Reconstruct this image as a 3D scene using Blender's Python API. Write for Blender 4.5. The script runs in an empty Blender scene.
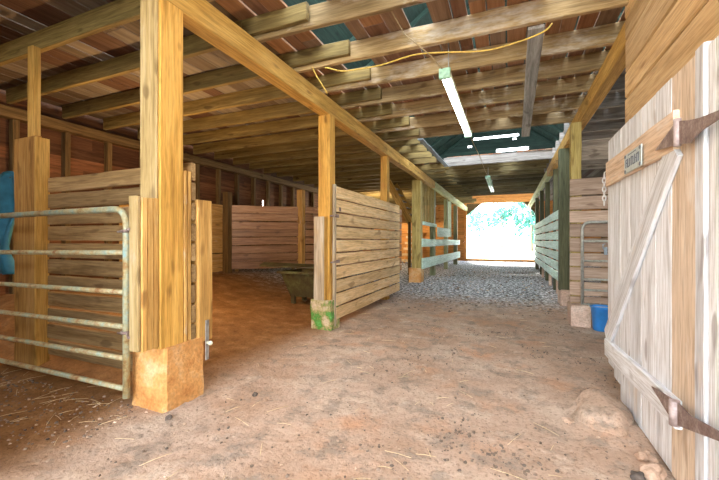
import bpy, bmesh, math, random
from mathutils import Vector, noise, Matrix
R = random.Random(7)
S = bpy.context.scene
COL = S.collection
V = Vector

# ---------------------------------------------------------------- mesh builder
class MB:
    def __init__(s):
        s.bm = bmesh.new()
        s.g = s.bm.verts.layers.float_vector.new('grain')
        s.t = s.bm.verts.layers.float.new('tint')
    def board(s, p0, p1, w, t, wv=(0, 0, 1), ch=0.006, jit=0.003, seg=None, tint=None, taper=(1, 1), bow=0.0):
        """a sawn board from p0 to p1, w wide along wv, t thick across"""
        p0, p1 = V(p0), V(p1)
        d = p1 - p0; L = d.length; d.normalize()
        wv = V(wv); wv = (wv - d * wv.dot(d)).normalized()
        tv = d.cross(wv)
        if seg is None: seg = max(1, min(14, int(L / 0.35)))
        ch = min(ch, w * .3, t * .3)
        a, b = w / 2, t / 2
        prof = [(-a + ch, -b), (a - ch, -b), (a, -b + ch), (a, b - ch), (a - ch, b), (-a + ch, b), (-a, b - ch), (-a, -b + ch)]
        go = V((R.uniform(-50, 50), R.uniform(-50, 50), R.uniform(-50, 50)))
        tn = R.random() if tint is None else tint
        rings = []
        for i in range(seg + 1):
            f = i / seg
            k = taper[0] * (1 - f) + taper[1] * f
            c = p0 + d * (L * f) + tv * (bow * math.sin(math.pi * f)) + wv * R.uniform(-jit, jit) + tv * R.uniform(-jit, jit)
            ring = []
            for (u, v) in prof:
                q = c + wv * (u * k + R.uniform(-jit, jit) * .5) + tv * (v + R.uniform(-jit, jit) * .3)
                x = s.bm.verts.new(q); x[s.g] = go + V((L * f, u, v)); x[s.t] = tn
                ring.append(x)
            rings.append(ring)
        for i in range(seg):
            for j in range(8):
                k = (j + 1) % 8
                s.bm.faces.new((rings[i][j], rings[i][k], rings[i + 1][k], rings[i + 1][j]))
        s.bm.faces.new(rings[0][::-1]); s.bm.faces.new(rings[-1])
        return s
    def box(s, lo, hi, **k):
        """axis aligned board, its grain along the longest side (or k['axis'])"""
        lo, hi = V(lo), V(hi); d = hi - lo; c = (lo + hi) / 2
        ax = k.pop('axis', None)
        if ax is None: ax = max(range(3), key=lambda i: d[i])
        others = [i for i in range(3) if i != ax]
        e = V((0, 0, 0)); e[ax] = d[ax] / 2
        wv = V((0, 0, 0)); wv[others[0]] = 1
        return s.board(c - e, c + e, d[others[0]], d[others[1]], wv, **k)
    def tube(s, pts, r, n=10, closed=False, caps=True):
        pts = [V(p) for p in pts]; m = len(pts)
        tn = R.random(); go = V((R.uniform(-9, 9), 0, 0)); ln = 0
        rings = []; ref = None
        for i, p in enumerate(pts):
            if closed: d = pts[(i + 1) % m] - pts[i - 1]
            else: d = pts[min(i + 1, m - 1)] - pts[max(i - 1, 0)]
            d.normalize()
            if ref is None:
                ref = V((0, 0, 1)) if abs(d.z) < .9 else V((1, 0, 0))
            a = (ref - d * ref.dot(d)).normalized(); b = d.cross(a); ref = a
            if i: ln += (p - pts[i - 1]).length
            rr = r[i] if isinstance(r, (list, tuple)) else r
            ring = []
            for j in range(n):
                an = 2 * math.pi * j / n
                x = s.bm.verts.new(p + a * (rr * math.cos(an)) + b * (rr * math.sin(an)))
                x[s.g] = go + V((ln, math.cos(an) * rr, math.sin(an) * rr)); x[s.t] = tn
                ring.append(x)
            rings.append(ring)
        for i in range(m if closed else m - 1):
            q = rings[(i + 1) % m]
            for j in range(n):
                k = (j + 1) % n
                s.bm.faces.new((rings[i][j], rings[i][k], q[k], q[j])).smooth = True
        if caps and not closed:
            s.bm.faces.new(rings[0][::-1]); s.bm.faces.new(rings[-1])
        return s
    def lathe(s, c, prof, n=28):
        c = V(c); rings = []; tn = R.random()
        for (r, z) in prof:
            ring = []
            for j in range(n):
                an = 2 * math.pi * j / n
                x = s.bm.verts.new(c + V((r * math.cos(an), r * math.sin(an), z)))
                x[s.g] = V((z, r * math.cos(an), r * math.sin(an))); x[s.t] = tn
                ring.append(x)
            rings.append(ring)
        for i in range(len(rings) - 1):
            for j in range(n):
                k = (j + 1) % n
                s.bm.faces.new((rings[i][j], rings[i][k], rings[i + 1][k], rings[i + 1][j])).smooth = True
        if prof[0][0] > 1e-4: s.bm.faces.new(rings[0][::-1])
        if prof[-1][0] > 1e-4: s.bm.faces.new(rings[-1])
        return s
    def prism(s, poly, ext, tint=None, gax=0):
        """a polygon of 3-D points pushed along ext"""
        poly = [V(p) for p in poly]; ext = V(ext); n = len(poly)
        tn = R.random() if tint is None else tint
        a, b = [], []
        off = V((R.uniform(-9, 9),) * 3)
        for p in poly:
            for l, q in ((a, p), (b, p + ext)):
                x = s.bm.verts.new(q); gg = q.copy()
                if gax == 1: gg = V((q.y, q.x, q.z))
                if gax == 2: gg = V((q.z, q.y, q.x))
                x[s.g] = gg + off; x[s.t] = tn; l.append(x)
        s.bm.faces.new(a); s.bm.faces.new(b[::-1])
        for i in range(n):
            k = (i + 1) % n
            s.bm.faces.new((a[i], b[i], b[k], a[k]))
        return s
    def rock(s, c, r, sq=(1, 1, .7), sub=1, tint=None, rough=.35):
        res = bmesh.ops.create_icosphere(s.bm, subdivisions=sub, radius=1)
        o = V((R.uniform(-99, 99), R.uniform(-99, 99), 0)); c = V(c)
        tn = R.random() if tint is None else tint
        rz = R.uniform(0, 6.28) if sub < 4 else 0; cs, sn = math.cos(rz), math.sin(rz)
        for x in res['verts']:
            p = x.co.copy(); k = 1 + rough * noise.noise(p * 1.3 + o)
            q = V((p.x * sq[0] * k * r, p.y * sq[1] * k * r, p.z * sq[2] * k * r))
            x.co = c + V((q.x * cs - q.y * sn, q.x * sn + q.y * cs, q.z))
            x[s.g] = q + o; x[s.t] = tn
        return s
    def build(s, name, mat, parent=None, **props):
        bmesh.ops.recalc_face_normals(s.bm, faces=s.bm.faces[:])
        me = bpy.data.meshes.new(name); s.bm.to_mesh(me); s.bm.free()
        me.materials.append(mat)
        o = bpy.data.objects.new(name, me); COL.objects.link(o)
        if parent is not None: o.parent = parent
        tag(o, **props)
        return o

def tag(o, label=None, cat=None, group=None, kind=None):
    if label: o['label'] = label
    if cat: o['category'] = cat
    if group: o['group'] = group
    if kind: o['kind'] = kind
    return o
def empty(name, label, cat, group=None, kind=None, loc=(0, 0, 0)):
    o = bpy.data.objects.new(name, None); COL.objects.link(o); o.empty_display_size = .1
    return tag(o, label, cat, group, kind)

# ---------------------------------------------------------------- materials
def nt(name):
    m = bpy.data.materials.new(name); m.use_nodes = True
    t = m.node_tree; t.nodes.clear()
    out = t.nodes.new('ShaderNodeOutputMaterial'); b = t.nodes.new('ShaderNodeBsdfPrincipled')
    t.links.new(b.outputs[0], out.inputs[0])
    return m, t, b
def N(t, typ, **kw):
    n = t.nodes.new(typ)
    for k, v in kw.items():
        if k in n.inputs.keys(): n.inputs[k].default_value = v
        else: setattr(n, k, v)
    return n
def ramp(t, fac, stops, interp='LINEAR'):
    n = t.nodes.new('ShaderNodeValToRGB'); e = n.color_ramp; e.interpolation = interp
    while len(e.elements) < len(stops): e.elements.new(.5)
    for el, (p, c) in zip(e.elements, stops):
        el.position = p; el.color = (c[0], c[1], c[2], 1)
    t.links.new(fac, n.inputs[0]); return n.outputs[0]
def mixc(t, a, b, fac, mode='MIX'):
    n = t.nodes.new('ShaderNodeMix'); n.data_type = 'RGBA'; n.blend_type = mode
    for sock, val in ((n.inputs[0], fac), (n.inputs[6], a), (n.inputs[7], b)):
        if hasattr(val, 'links') or hasattr(val, 'is_linked'): t.links.new(val, sock)
        elif isinstance(val, (int, float)): sock.default_value = val
        else: sock.default_value = (val[0], val[1], val[2], 1)
    return n.outputs[2]
def grain(t, sx, sy, detail=3, rough=.6, dist=0):
    a = N(t, 'ShaderNodeAttribute', attribute_name='grain')
    mp = N(t, 'ShaderNodeMapping'); mp.inputs['Scale'].default_value = (sx, sy, sy)
    t.links.new(a.outputs['Vector'], mp.inputs['Vector'])
    n = N(t, 'ShaderNodeTexNoise', Scale=1.0, Detail=detail, Roughness=rough, Distortion=dist)
    t.links.new(mp.outputs[0], n.inputs['Vector']); return n.outputs[0]
def tint(t):
    return N(t, 'ShaderNodeAttribute', attribute_name='tint').outputs['Fac']
def bump(t, b, h, strength=.3, dist=.01):
    n = N(t, 'ShaderNodeBump', Strength=strength, Distance=dist)
    t.links.new(h, n.inputs['Height']); t.links.new(n.outputs[0], b.inputs['Normal'])

def wood(name, dark, mid, light, tints=None, tamt=.35, rough=.75, knots=.6, wear_or_sheen=None, wamt=(.5, .62), bs=.35, spec=.3, gs=1.0):
    m, t, b = nt(name)
    n1 = grain(t, .9 * gs, 16 * gs, 4, .65, .6)
    c = ramp(t, n1, [(.28, dark), (.5, mid), (.72, light)])
    n2 = grain(t, 4, 75, 3, .65)
    c = mixc(t, c, ramp(t, n2, [(.34, (.52, .48, .44)), (.56, (1.05, 1.05, 1.05))]), .6, 'MULTIPLY')
    if tints: c = mixc(t, c, ramp(t, tint(t), tints, 'CONSTANT'), tamt, 'MIX' if tamt > .5 else 'OVERLAY')
    else:
        c = mixc(t, c, ramp(t, tint(t), [(0, (1 - tamt,) * 3), (1, (1 + tamt * .3,) * 3)]), 1, 'MULTIPLY')
    if tints:
        c = mixc(t, c, ramp(t, n1, [(.25, (.55, .52, .5)), (.65, (1.1, 1.1, 1.1))]), .8, 'MULTIPLY')
    if knots:
        k = grain(t, 3.2, 9, 1, .4)
        c = mixc(t, c, (dark[0] * .45, dark[1] * .38, dark[2] * .35), ramp(t, k, [(.66, (0, 0, 0)), (.74, (knots,) * 3)]))
    if wear_or_sheen:
        k = grain(t, 1.1, 3.2, 5, .7)
        c = mixc(t, c, wear_or_sheen, ramp(t, k, [(wamt[0], (0, 0, 0)), (wamt[1], (.85,) * 3)]))
    t.links.new(c, b.inputs['Base Color']); b.inputs['Roughness'].default_value = rough
    b.inputs['Specular IOR Level'].default_value = spec
    bump(t, b, n2, bs, .004)
    return m
def plain(name, c, rough=.6, metal=0, var=.25, sc=25, spec=.4):
    m, t, b = nt(name)
    tc = N(t, 'ShaderNodeTexCoord'); n = N(t, 'ShaderNodeTexNoise', Scale=sc, Detail=4)
    t.links.new(tc.outputs['Object'], n.inputs['Vector'])
    c2 = ramp(t, n.outputs[0], [(.3, [x * (1 - var) for x in c]), (.7, [min(1, x * (1 + var)) for x in c])])
    t.links.new(c2, b.inputs['Base Color']); b.inputs['Roughness'].default_value = rough; b.inputs['Metallic'].default_value = metal
    b.inputs['Specular IOR Level'].default_value = spec
    bump(t, b, n.outputs[0], .2, .004); return m
def patchy(name, stops, sc=6, rough=.8, detail=6, bs=.6, metal=0, fine=40, dist=.01):
    m, t, b = nt(name)
    tc = N(t, 'ShaderNodeTexCoord'); n = N(t, 'ShaderNodeTexNoise', Scale=sc, Detail=detail, Roughness=.65)
    t.links.new(tc.outputs['Object'], n.inputs['Vector'])
    f = N(t, 'ShaderNodeTexNoise', Scale=fine, Detail=4); t.links.new(tc.outputs['Object'], f.inputs['Vector'])
    c = ramp(t, n.outputs[0], stops)
    c = mixc(t, c, ramp(t, f.outputs[0], [(.3, (.7, .68, .66)), (.65, (1.08, 1.08, 1.08))]), .8, 'MULTIPLY')
    t.links.new(c, b.inputs['Base Color']); b.inputs['Roughness'].default_value = rough; b.inputs['Metallic'].default_value = metal
    bump(t, b, f.outputs[0], bs, dist); return m
def emit(name, c, s):
    m, t, b = nt(name)
    b.inputs['Base Color'].default_value = (*c, 1); b.inputs['Emission Color'].default_value = (*c, 1); b.inputs['Emission Strength'].default_value = s
    return m

M = {}
M['post'] = wood('yellow_post_wood', (.32, .165, .028), (.60, .335, .07), (.74, .46, .125), tamt=.2, knots=.7, wear_or_sheen=(.50, .22, .06), wamt=(.56, .70))
M['beam'] = wood('beam_wood', (.34, .19, .04), (.58, .345, .085), (.70, .455, .14), tamt=.15)
M['clad'] = wood('cladding_wood', (.40, .21, .055), (.64, .37, .105), (.76, .51, .20), tamt=.25, wear_or_sheen=(.62, .52, .40), wamt=(.60, .72))
M['joist'] = wood('joist_wood', (.20, .13, .065), (.38, .26, .12), (.54, .39, .21), tamt=.35, wear_or_sheen=(.60, .53, .45), wamt=(.54, .68))  # pale patches are bleached dust plus painted sheen of light from above
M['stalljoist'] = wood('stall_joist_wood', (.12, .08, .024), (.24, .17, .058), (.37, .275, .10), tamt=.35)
M['gatewood'] = wood('gate_board_wood', (.60, .39, .17), (.86, .62, .33), (.95, .77, .48), tamt=.18, wear_or_sheen=(.62, .41, .20), wamt=(.58, .75))
M['partition'] = wood('partition_wood', (.19, .115, .045), (.34, .22, .095), (.46, .32, .16), tamt=.3, wear_or_sheen=(.17, .095, .04), wamt=(.58, .72))
M['panel'] = wood('rubbed_panel_wood', (.17, .08, .035), (.36, .19, .09), (.48, .29, .16), tamt=.35, rough=.3, spec=.6)
M['darkwood'] = wood('outer_wall_wood', (.07, .028, .012), (.145, .058, .024), (.22, .10, .045), tamt=.6)
M['stud'] = wood('stud_wood', (.085, .05, .018), (.17, .105, .04), (.25, .165, .07), tamt=.3)
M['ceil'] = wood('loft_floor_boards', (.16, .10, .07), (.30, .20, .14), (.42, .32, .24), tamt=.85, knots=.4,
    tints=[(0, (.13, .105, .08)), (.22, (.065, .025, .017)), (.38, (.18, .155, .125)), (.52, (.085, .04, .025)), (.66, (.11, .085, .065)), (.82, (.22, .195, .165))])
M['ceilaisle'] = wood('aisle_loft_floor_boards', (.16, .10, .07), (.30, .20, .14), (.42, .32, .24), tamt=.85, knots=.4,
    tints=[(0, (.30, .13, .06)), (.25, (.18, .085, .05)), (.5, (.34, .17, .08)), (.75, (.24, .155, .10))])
M['header'] = wood('header_wall_wood', (.44, .26, .10), (.60, .39, .18), (.70, .50, .27), tamt=.3, knots=.6)
M['white'] = wood('whitewashed_door_wood', (.46, .46, .48), (.71, .735, .775), (.84, .88, .94), tamt=.2, knots=.6, wear_or_sheen=(.66, .53, .41), wamt=(.60, .78), rough=.7)
M['ledge'] = wood('bare_ledge_wood', (.56, .38, .24), (.72, .54, .38), (.80, .67, .53), tamt=.15, wear_or_sheen=(.76, .74, .72), wamt=(.55, .7))
M['teal'] = wood('pale_green_board_wood', (.42, .60, .48), (.62, .83, .71), (.76, .91, .83), tamt=.18, knots=.3, wear_or_sheen=(.50, .47, .30), wamt=(.62, .78))
M['greenpost'] = wood('greenish_post_wood', (.16, .19, .10), (.27, .30, .17), (.38, .40, .25), tamt=.2)
M['oldface'] = wood('weathered_post_face', (.26, .18, .07), (.42, .30, .13), (.52, .40, .22), tamt=.15, wear_or_sheen=(.50, .42, .32), wamt=(.56, .7))
M['bare'] = wood('bare_door_plank', (.50, .38, .26), (.66, .53, .40), (.76, .66, .54), tamt=.12, wear_or_sheen=(.78, .76, .74), wamt=(.58, .75))
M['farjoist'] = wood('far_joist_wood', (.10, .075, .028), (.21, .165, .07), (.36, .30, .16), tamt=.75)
M['darkgreen'] = wood('dark_green_post_wood', (.055, .065, .035), (.10, .11, .06), (.16, .165, .09), tamt=.2)
M['lime'] = wood('yellow_green_beam_wood', (.34, .36, .13), (.55, .58, .26), (.70, .72, .42), tamt=.2)
M['pale'] = wood('weathered_pale_wood', (.34, .26, .17), (.52, .42, .29), (.64, .55, .42), tamt=.15, wear_or_sheen=(.55, .36, .15), wamt=(.55, .72))
M['brownpost'] = wood('orange_brown_post_wood', (.26, .12, .03), (.44, .23, .06), (.56, .33, .11), tamt=.15)
M['olivepost'] = wood('olive_yellow_post_wood', (.26, .19, .05), (.44, .34, .11), (.56, .45, .18), tamt=.15)
M['grey'] = wood('pink_grey_stall_wood', (.32, .22, .16), (.50, .37, .28), (.63, .50, .40), tamt=.3)
M['orange'] = wood('orange_wall_wood', (.50, .18, .04), (.74, .32, .08), (.84, .44, .14), tamt=.25)
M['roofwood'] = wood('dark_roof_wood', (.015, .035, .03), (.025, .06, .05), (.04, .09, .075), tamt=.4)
M['rafter'] = wood('grey_rafter_wood', (.16, .15, .14), (.30, .28, .26), (.42, .40, .38), tamt=.3)
M['conc'] = patchy('orange_stained_concrete', [(.32, (.50, .21, .055)), (.5, (.64, .33, .105)), (.68, (.72, .48, .26))], 4, .9, bs=.9)
M['concpink'] = patchy('pinkish_concrete', [(.3, (.50, .36, .27)), (.55, (.66, .50, .40)), (.8, (.76, .66, .58))], 5, .9, bs=.8)
M['moss'] = patchy('mossy_concrete', [(.40, (.60, .48, .32)), (.48, (.40, .34, .14)), (.56, (.09, .26, .04)), (.66, (.13, .42, .09)), (.76, (.26, .58, .22))], 6, .9, bs=.8)
M['gatepaint'] = patchy('worn_gate_paint', [(.36, (.30, .15, .05)), (.46, (.44, .34, .17)), (.56, (.42, .42, .27)), (.70, (.28, .42, .38))], 9, .5, bs=.3)
M['gateblue'] = patchy('worn_blue_gate_paint', [(.36, (.34, .20, .07)), (.44, (.44, .37, .19)), (.54, (.42, .43, .29)), (.68, (.22, .40, .42))], 8, .5, bs=.3)
M['galv'] = plain('galvanised_grey_tube', (.44, .46, .43), .45, .5)
M['rust'] = patchy('rusty_iron', [(.35, (.17, .11, .10)), (.55, (.28, .21, .19)), (.75, (.42, .36, .34))], 18, .65, bs=.6, metal=.35, fine=90, dist=.003)
M['pinkiron'] = patchy('pinkish_hinge_iron', [(.35, (.34, .27, .26)), (.7, (.54, .46, .46))], 18, .6, bs=.4, metal=.2)
M['steel'] = plain('grey_steel', (.42, .42, .40), .45, .7)
M['bluebar'] = plain('blue_grey_metal', (.34, .42, .50), .5, .3)
M['blue'] = plain('blue_plastic', (.03, .22, .62), .4, 0, .12, 12)
M['dark'] = plain('dark_feed', (.02, .02, .022), .9)
M['tarp'] = plain('blue_tarp', (.03, .16, .25), .55, 0, .35, 5)
M['trough'] = patchy('mossy_green_trough_paint', [(.35, (.05, .03, .01)), (.5, (.07, .06, .02)), (.68, (.11, .12, .04))], 6, .7)
M['chain'] = plain('pale_chain', (.62, .60, .58), .4, .5)
M['plaque'] = plain('blue_grey_plaque', (.46, .52, .52), .5, .2, .12)
M['ink'] = plain('dark_lettering', (.12, .14, .17), .6)
M['cord'] = plain('yellow_cord', (.66, .46, .10), .6)
M['wire'] = plain('brown_wire', (.36, .27, .14), .6)
M['greencap'] = plain('green_fixture_paint', (.36, .62, .46), .5)
M['tubeon'] = emit('lit_fluorescent_tube', (.93, 1, .95), 9)
M['tubeoff'] = plain('unlit_fluorescent_tube', (.62, .80, .66), .3)
M['cream'] = plain('pale_enamel', (.60, .62, .48), .5)
M['leaf'] = plain('pale_leaves', (.06, .22, .16), .6, 0, .5, 1.2)
M['trunk'] = plain('tree_bark', (.20, .16, .12), .9)
M['field'] = patchy('pale_field', [(.3, (.62, .66, .55)), (.7, (.78, .80, .74))], .6, .95, fine=8)
M['straw'] = plain('straw', (.66, .52, .30), .8)
M['rock'] = patchy('tan_stone', [(.3, (.40, .27, .19)), (.7, (.64, .47, .36))], 9, .9)
M['darkrock'] = patchy('dark_clod', [(.3, (.06, .05, .045)), (.7, (.16, .13, .11))], 9, .9)

def floor_mat():
    m, t, b = nt('packed_dirt')
    tc = N(t, 'ShaderNodeTexCoord'); P = tc.outputs['Object']
    def nz(sc, det=5, ro=.6, vec=P):
        n = N(t, 'ShaderNodeTexNoise', Scale=sc, Detail=det, Roughness=ro); t.links.new(vec, n.inputs['Vector']); return n.outputs[0]
    big, mid, fine, lit = nz(.9), nz(4, 6, .7), nz(38, 4, .65), nz(13, 4, .7)
    c = ramp(t, big, [(.32, (.39, .26, .18)), (.5, (.485, .355, .27)), (.68, (.54, .435, .35))])
    c = mixc(t, c, (.54, .28, .15), ramp(t, nz(1.5, 3), [(.54, (0, 0, 0)), (.70, (.6,) * 3)]))
    c = mixc(t, c, (.29, .235, .19), ramp(t, mid, [(.51, (0, 0, 0)), (.62, (.85,) * 3)]))
    c = mixc(t, c, (.66, .55, .45), ramp(t, nz(2.3, 6, .7), [(.56, (0, 0, 0)), (.70, (.7,) * 3)]))
    c = mixc(t, c, (.22, .16, .12), ramp(t, nz(26, 4, .65), [(.60, (0, 0, 0)), (.68, (.8,) * 3)]))
    sx = N(t, 'ShaderNodeSeparateXYZ'); t.links.new(P, sx.inputs[0])
    def edge(sock, a, bb, wob=.5):
        ad = N(t, 'ShaderNodeMath', operation='MULTIPLY_ADD'); t.links.new(mid, ad.inputs[0]); ad.inputs[1].default_value = wob; t.links.new(sock, ad.inputs[2])
        r = N(t, 'ShaderNodeMapRange', interpolation_type='SMOOTHSTEP'); r.inputs['From Min'].default_value = a + wob / 2; r.inputs['From Max'].default_value = bb + wob / 2
        t.links.new(ad.outputs[0], r.inputs['Value']); return r.outputs[0]
    # bedding in the stalls (trampled manure, browner to paint in the stall shade too) and grey straw litter down the aisle
    stall = ramp(t, mid, [(.3, (.17, .085, .035)), (.55, (.29, .15, .06)), (.75, (.42, .25, .12))])
    c = mixc(t, stall, c, edge(sx.outputs['X'], -3.1, -2.35, .3))
    litter = ramp(t, lit, [(.40, (.045, .045, .045)), (.50, (.24, .235, .23)), (.63, (.80, .80, .80))])
    c = mixc(t, c, litter, edge(sx.outputs['Y'], 6.6, 9.6, 2.2))
    c = mixc(t, c, ramp(t, fine, [(.32, (.40, .36, .33)), (.46, (1, 1, 1)), (.72, (1.08, 1.08, 1.08))]), .6, 'MULTIPLY')
    t.links.new(c, b.inputs['Base Color']); b.inputs['Roughness'].default_value = .95; b.inputs['Specular IOR Level'].default_value = .15
    h = mixc(t, fine, mid, .5); bump(t, b, h, .7, .025)
    return m
M['floor'] = floor_mat()

# ---------------------------------------------------------------- ground
def sm(a, b, x):
    x = max(0, min(1, (x - a) / (b - a))); return x * x * (3 - 2 * x)
def fz(x, y):
    z = 0.018 * noise.noise(V((x * 1.1, y * 1.1, 0))) + 0.012 * noise.noise(V((x * 4, y * 4, 3)))
    z += 0.007 * noise.noise(V((x * 13, y * 13, 7)))
    z += .14 * sm(-3.1, -4.6, x) * sm(2.1, 2.6, y) + .34 * sm(-4.6, -6.9, x) * sm(2.1, 3.2, y)
    z += .085 * math.exp(-((x - .66) / .17) ** 2 - ((y - 3.2) / .35) ** 2)           # small mound at the foot of the door
    return z
def floor():
    bm = bmesh.new()
    def steps(parts):
        o = [parts[0][0]]
        for a, b, d in parts:
            n = max(1, round((b - a) / d))
            o += [a + (b - a) * (i + 1) / n for i in range(n)]
        return o
    xs = steps([(-7.7, -3.4, .12), (-3.4, 1.5, .032), (1.5, 5.0, .2)])
    ys = steps([(-3.0, 1.0, .2), (1.0, 6.5, .034), (6.5, 12, .07), (12, 25, .2)])
    vs = [[bm.verts.new((x, y, fz(x, y) + (.012 * noise.noise(V((x * 28, y * 28, 1))) if y < 12 else 0))) for x in xs] for y in ys]
    for i in range(len(ys) - 1):
        for j in range(len(xs) - 1):
            bm.faces.new((vs[i][j], vs[i][j + 1], vs[i + 1][j + 1], vs[i + 1][j])).smooth = True
    me = bpy.data.meshes.new('floor'); bm.to_mesh(me); bm.free(); me.materials.append(M['floor'])
    o = bpy.data.objects.new('floor', me); COL.objects.link(o)
    tag(o, 'trampled pinkish dirt floor running through the barn', 'floor', kind='structure')
floor()

# clods, straw (uncountable)
CLUMPS = [(-1.16, 5.7), (-0.61, 4.52), (-0.99, 4.04), (-0.29, 2.62), (-0.11, 2.4), (0.06, 2.31), (0.87, 4.06), (0.33, 4.71), (-0.12, 5.66), (-1.44, 8.16), (0.7, 6.13), (0.83, 4.65), (-0.37, 2.48), (-0.7, 1.99), (-0.45, 5.35), (-1.09, 3.59)]
mb = MB()
for (cx, cy) in CLUMPS:
    for k in range(46):
        x, y = cx + R.gauss(0, .13), cy + R.gauss(0, .16); r = R.choice((.004, .006, .008, .011, .014))
        mb.rock((x, y, fz(x, y) + r * .3), r, sq=(1, R.uniform(.6, 1), .7), sub=1, rough=.6, tint=R.uniform(.1, .75))
for i in range(2300):
    if i < 1200:
        y = 1.3 + 7 * R.random() ** 1.6; x = R.uniform(-2.3, .95)
        if noise.noise(V((x * 1.2, y * 1.2, 9))) < -.02 and R.random() < .8: continue
        r = R.choice((.004, .006, .008, .010, .013))
    elif i < 1700:
        y = R.uniform(1.3, 2.0); x = R.uniform(-5, -2.6); r = R.uniform(.006, .014)
    else:
        y = R.uniform(6.8, 17); x = R.uniform(-2.5, 1.0); r = R.uniform(.012, .035)
    mb.rock((x, y, fz(x, y) + r * .2), r, sq=(1, R.uniform(.6, 1), .6), sub=1, rough=.6)
def clod_mat():
    m, t, b = nt('clod_crumbs')
    c = ramp(t, tint(t), [(0, (.10, .08, .065)), (.6, (.22, .16, .12)), (.8, (.44, .32, .23)), (1, (.56, .43, .33))])
    t.links.new(c, b.inputs['Base Color']); b.inputs['Roughness'].default_value = .95; return m
mb.build('dirt_clods', clod_mat(), label='crumbs and small clods strewn over the dirt floor', cat='dirt clods', kind='stuff')
mb = MB()
for i in range(150):
    if i < 55: x, y = R.uniform(-5, -2.7), R.uniform(1.4, 2.1)
    else: x, y = R.uniform(-2.5, .6), R.uniform(1.4, 7)
    a = R.uniform(0, 6.28); l = R.uniform(.03, .10)
    p = V((x, y, fz(x, y) + .012)); d = V((math.cos(a), math.sin(a), R.uniform(-.05, .1))) * l
    mb.tube([p - d, p + V((0, 0, .004)), p + d], .0016, 4)
mb.build('loose_straw', M['straw'], label='loose straw bits scattered over the dirt', cat='straw', kind='stuff')

def stone(x, y, r, sq, mat, label, name='stone', cat='stone', dz=.3):
    MB().rock((x, y, fz(x, y) + r * sq[2] * dz), r, sq, 3, rough=.5).build(name, M[mat], label=label, cat=cat)
stone(.765, 2.68, .055, (1, .8, .75), 'rock', 'tan stone against the foot of the white door, the farther of two')
stone(.755, 2.53, .07, (1, .8, .75), 'rock', 'reddish tan stone at the foot of the white door, nearest the camera')
stone(.67, 2.47, .038, (1, .9, .8), 'darkrock', 'small black lump on the dirt beside the tan door stones', 'dung_lump', 'lump')
MB().rock((.66, 3.2, fz(.66, 3.2) - .045), .19, (1, 1.6, .50), 4, rough=.4).build('dirt_mound', M['floor'], label='low pale mound of packed dirt at the foot of the white door', cat='mound')
stone(.40, 3.05, .035, (1.2, .8, .6), 'rock', 'small rounded stone in the dirt left of the low mound by the door')
stone(-2.38, 1.96, .03, (1, .8, .7), 'darkrock', 'small black lump at the corner of the big orange concrete footing', 'dung_lump', 'lump')
stone(-2.05, 2.55, .026, (1.2, .8, .7), 'darkrock', 'black clod on the dirt just in front of the first stall opening', 'dung_lump', 'lump')

# ---------------------------------------------------------------- ceiling, roof, joists
def planks(name, x0, x1, y0, y1, z, mat, label, miss=0.0, gaps=(.004, .02), hole=None, wid=(.14, .24)):
    mb = MB(); x = x0
    while x < x1:
        w = R.uniform(*wid); y = y0 + R.uniform(-1.5, 0)
        while y < y1:
            l = R.uniform(.9, 3.2); a, b = max(y, y0), min(y + l, y1)
            y += l + .01
            if b - a < .1 or R.random() < miss: continue
            for (s, e) in ([(a, b)] if not (hole and hole[0] < x + w / 2 < hole[1]) else [(a, min(b, hole[2])), (max(a, hole[3]), b)]):
                if e - s > .05: mb.box((x, s, z + R.uniform(0, .006)), (min(x + w, x1), e, z + .03), axis=1, jit=.001, ch=.003)
        x += w + R.uniform(*gaps)
    return mb.build(name, M[mat], label=label, cat='ceiling', kind='structure')
JB, JT = 3.5, 3.72
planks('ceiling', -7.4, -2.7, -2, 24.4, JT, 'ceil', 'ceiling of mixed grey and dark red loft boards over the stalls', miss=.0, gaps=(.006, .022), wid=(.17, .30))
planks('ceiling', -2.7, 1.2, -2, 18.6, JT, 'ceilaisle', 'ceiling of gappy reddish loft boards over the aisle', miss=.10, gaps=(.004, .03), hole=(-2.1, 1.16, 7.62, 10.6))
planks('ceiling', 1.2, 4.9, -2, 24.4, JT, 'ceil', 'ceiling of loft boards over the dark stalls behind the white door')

ordn = ['first', 'second', 'third', 'fourth', 'fifth', 'sixth', 'seventh', 'eighth', 'ninth', 'tenth', 'eleventh', 'twelfth', 'thirteenth', 'fourteenth', 'fifteenth',
        'sixteenth', 'seventeenth', 'eighteenth', 'nineteenth', 'twentieth', 'twenty-first', 'twenty-second', 'twenty-third', 'twenty-fourth', 'twenty-fifth', 'twenty-sixth', 'twenty-seventh', 'twenty-eighth', 'twenty-ninth', 'thirtieth', 'thirty-first', 'thirty-second', 'thirty-third', 'thirty-fourth']
front = [2.45, 3.18, 3.95, 4.65, 5.35, 6.05, 6.8, 7.5]
back = [11.3 + .78 * i for i in range(10)]
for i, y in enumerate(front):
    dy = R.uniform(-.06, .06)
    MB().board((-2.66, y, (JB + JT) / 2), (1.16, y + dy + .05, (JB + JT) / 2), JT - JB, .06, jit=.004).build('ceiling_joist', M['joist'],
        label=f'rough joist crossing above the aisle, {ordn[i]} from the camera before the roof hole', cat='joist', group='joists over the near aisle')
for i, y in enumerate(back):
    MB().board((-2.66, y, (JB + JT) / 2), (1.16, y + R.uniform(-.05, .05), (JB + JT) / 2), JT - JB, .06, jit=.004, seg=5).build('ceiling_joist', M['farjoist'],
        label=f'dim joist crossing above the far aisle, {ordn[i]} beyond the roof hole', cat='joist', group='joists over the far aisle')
left = [1.0, 1.72] + front + [8.2, 8.9, 9.6, 10.3] + back + [19.1, 19.9, 20.7, 21.5, 22.3]
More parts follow.
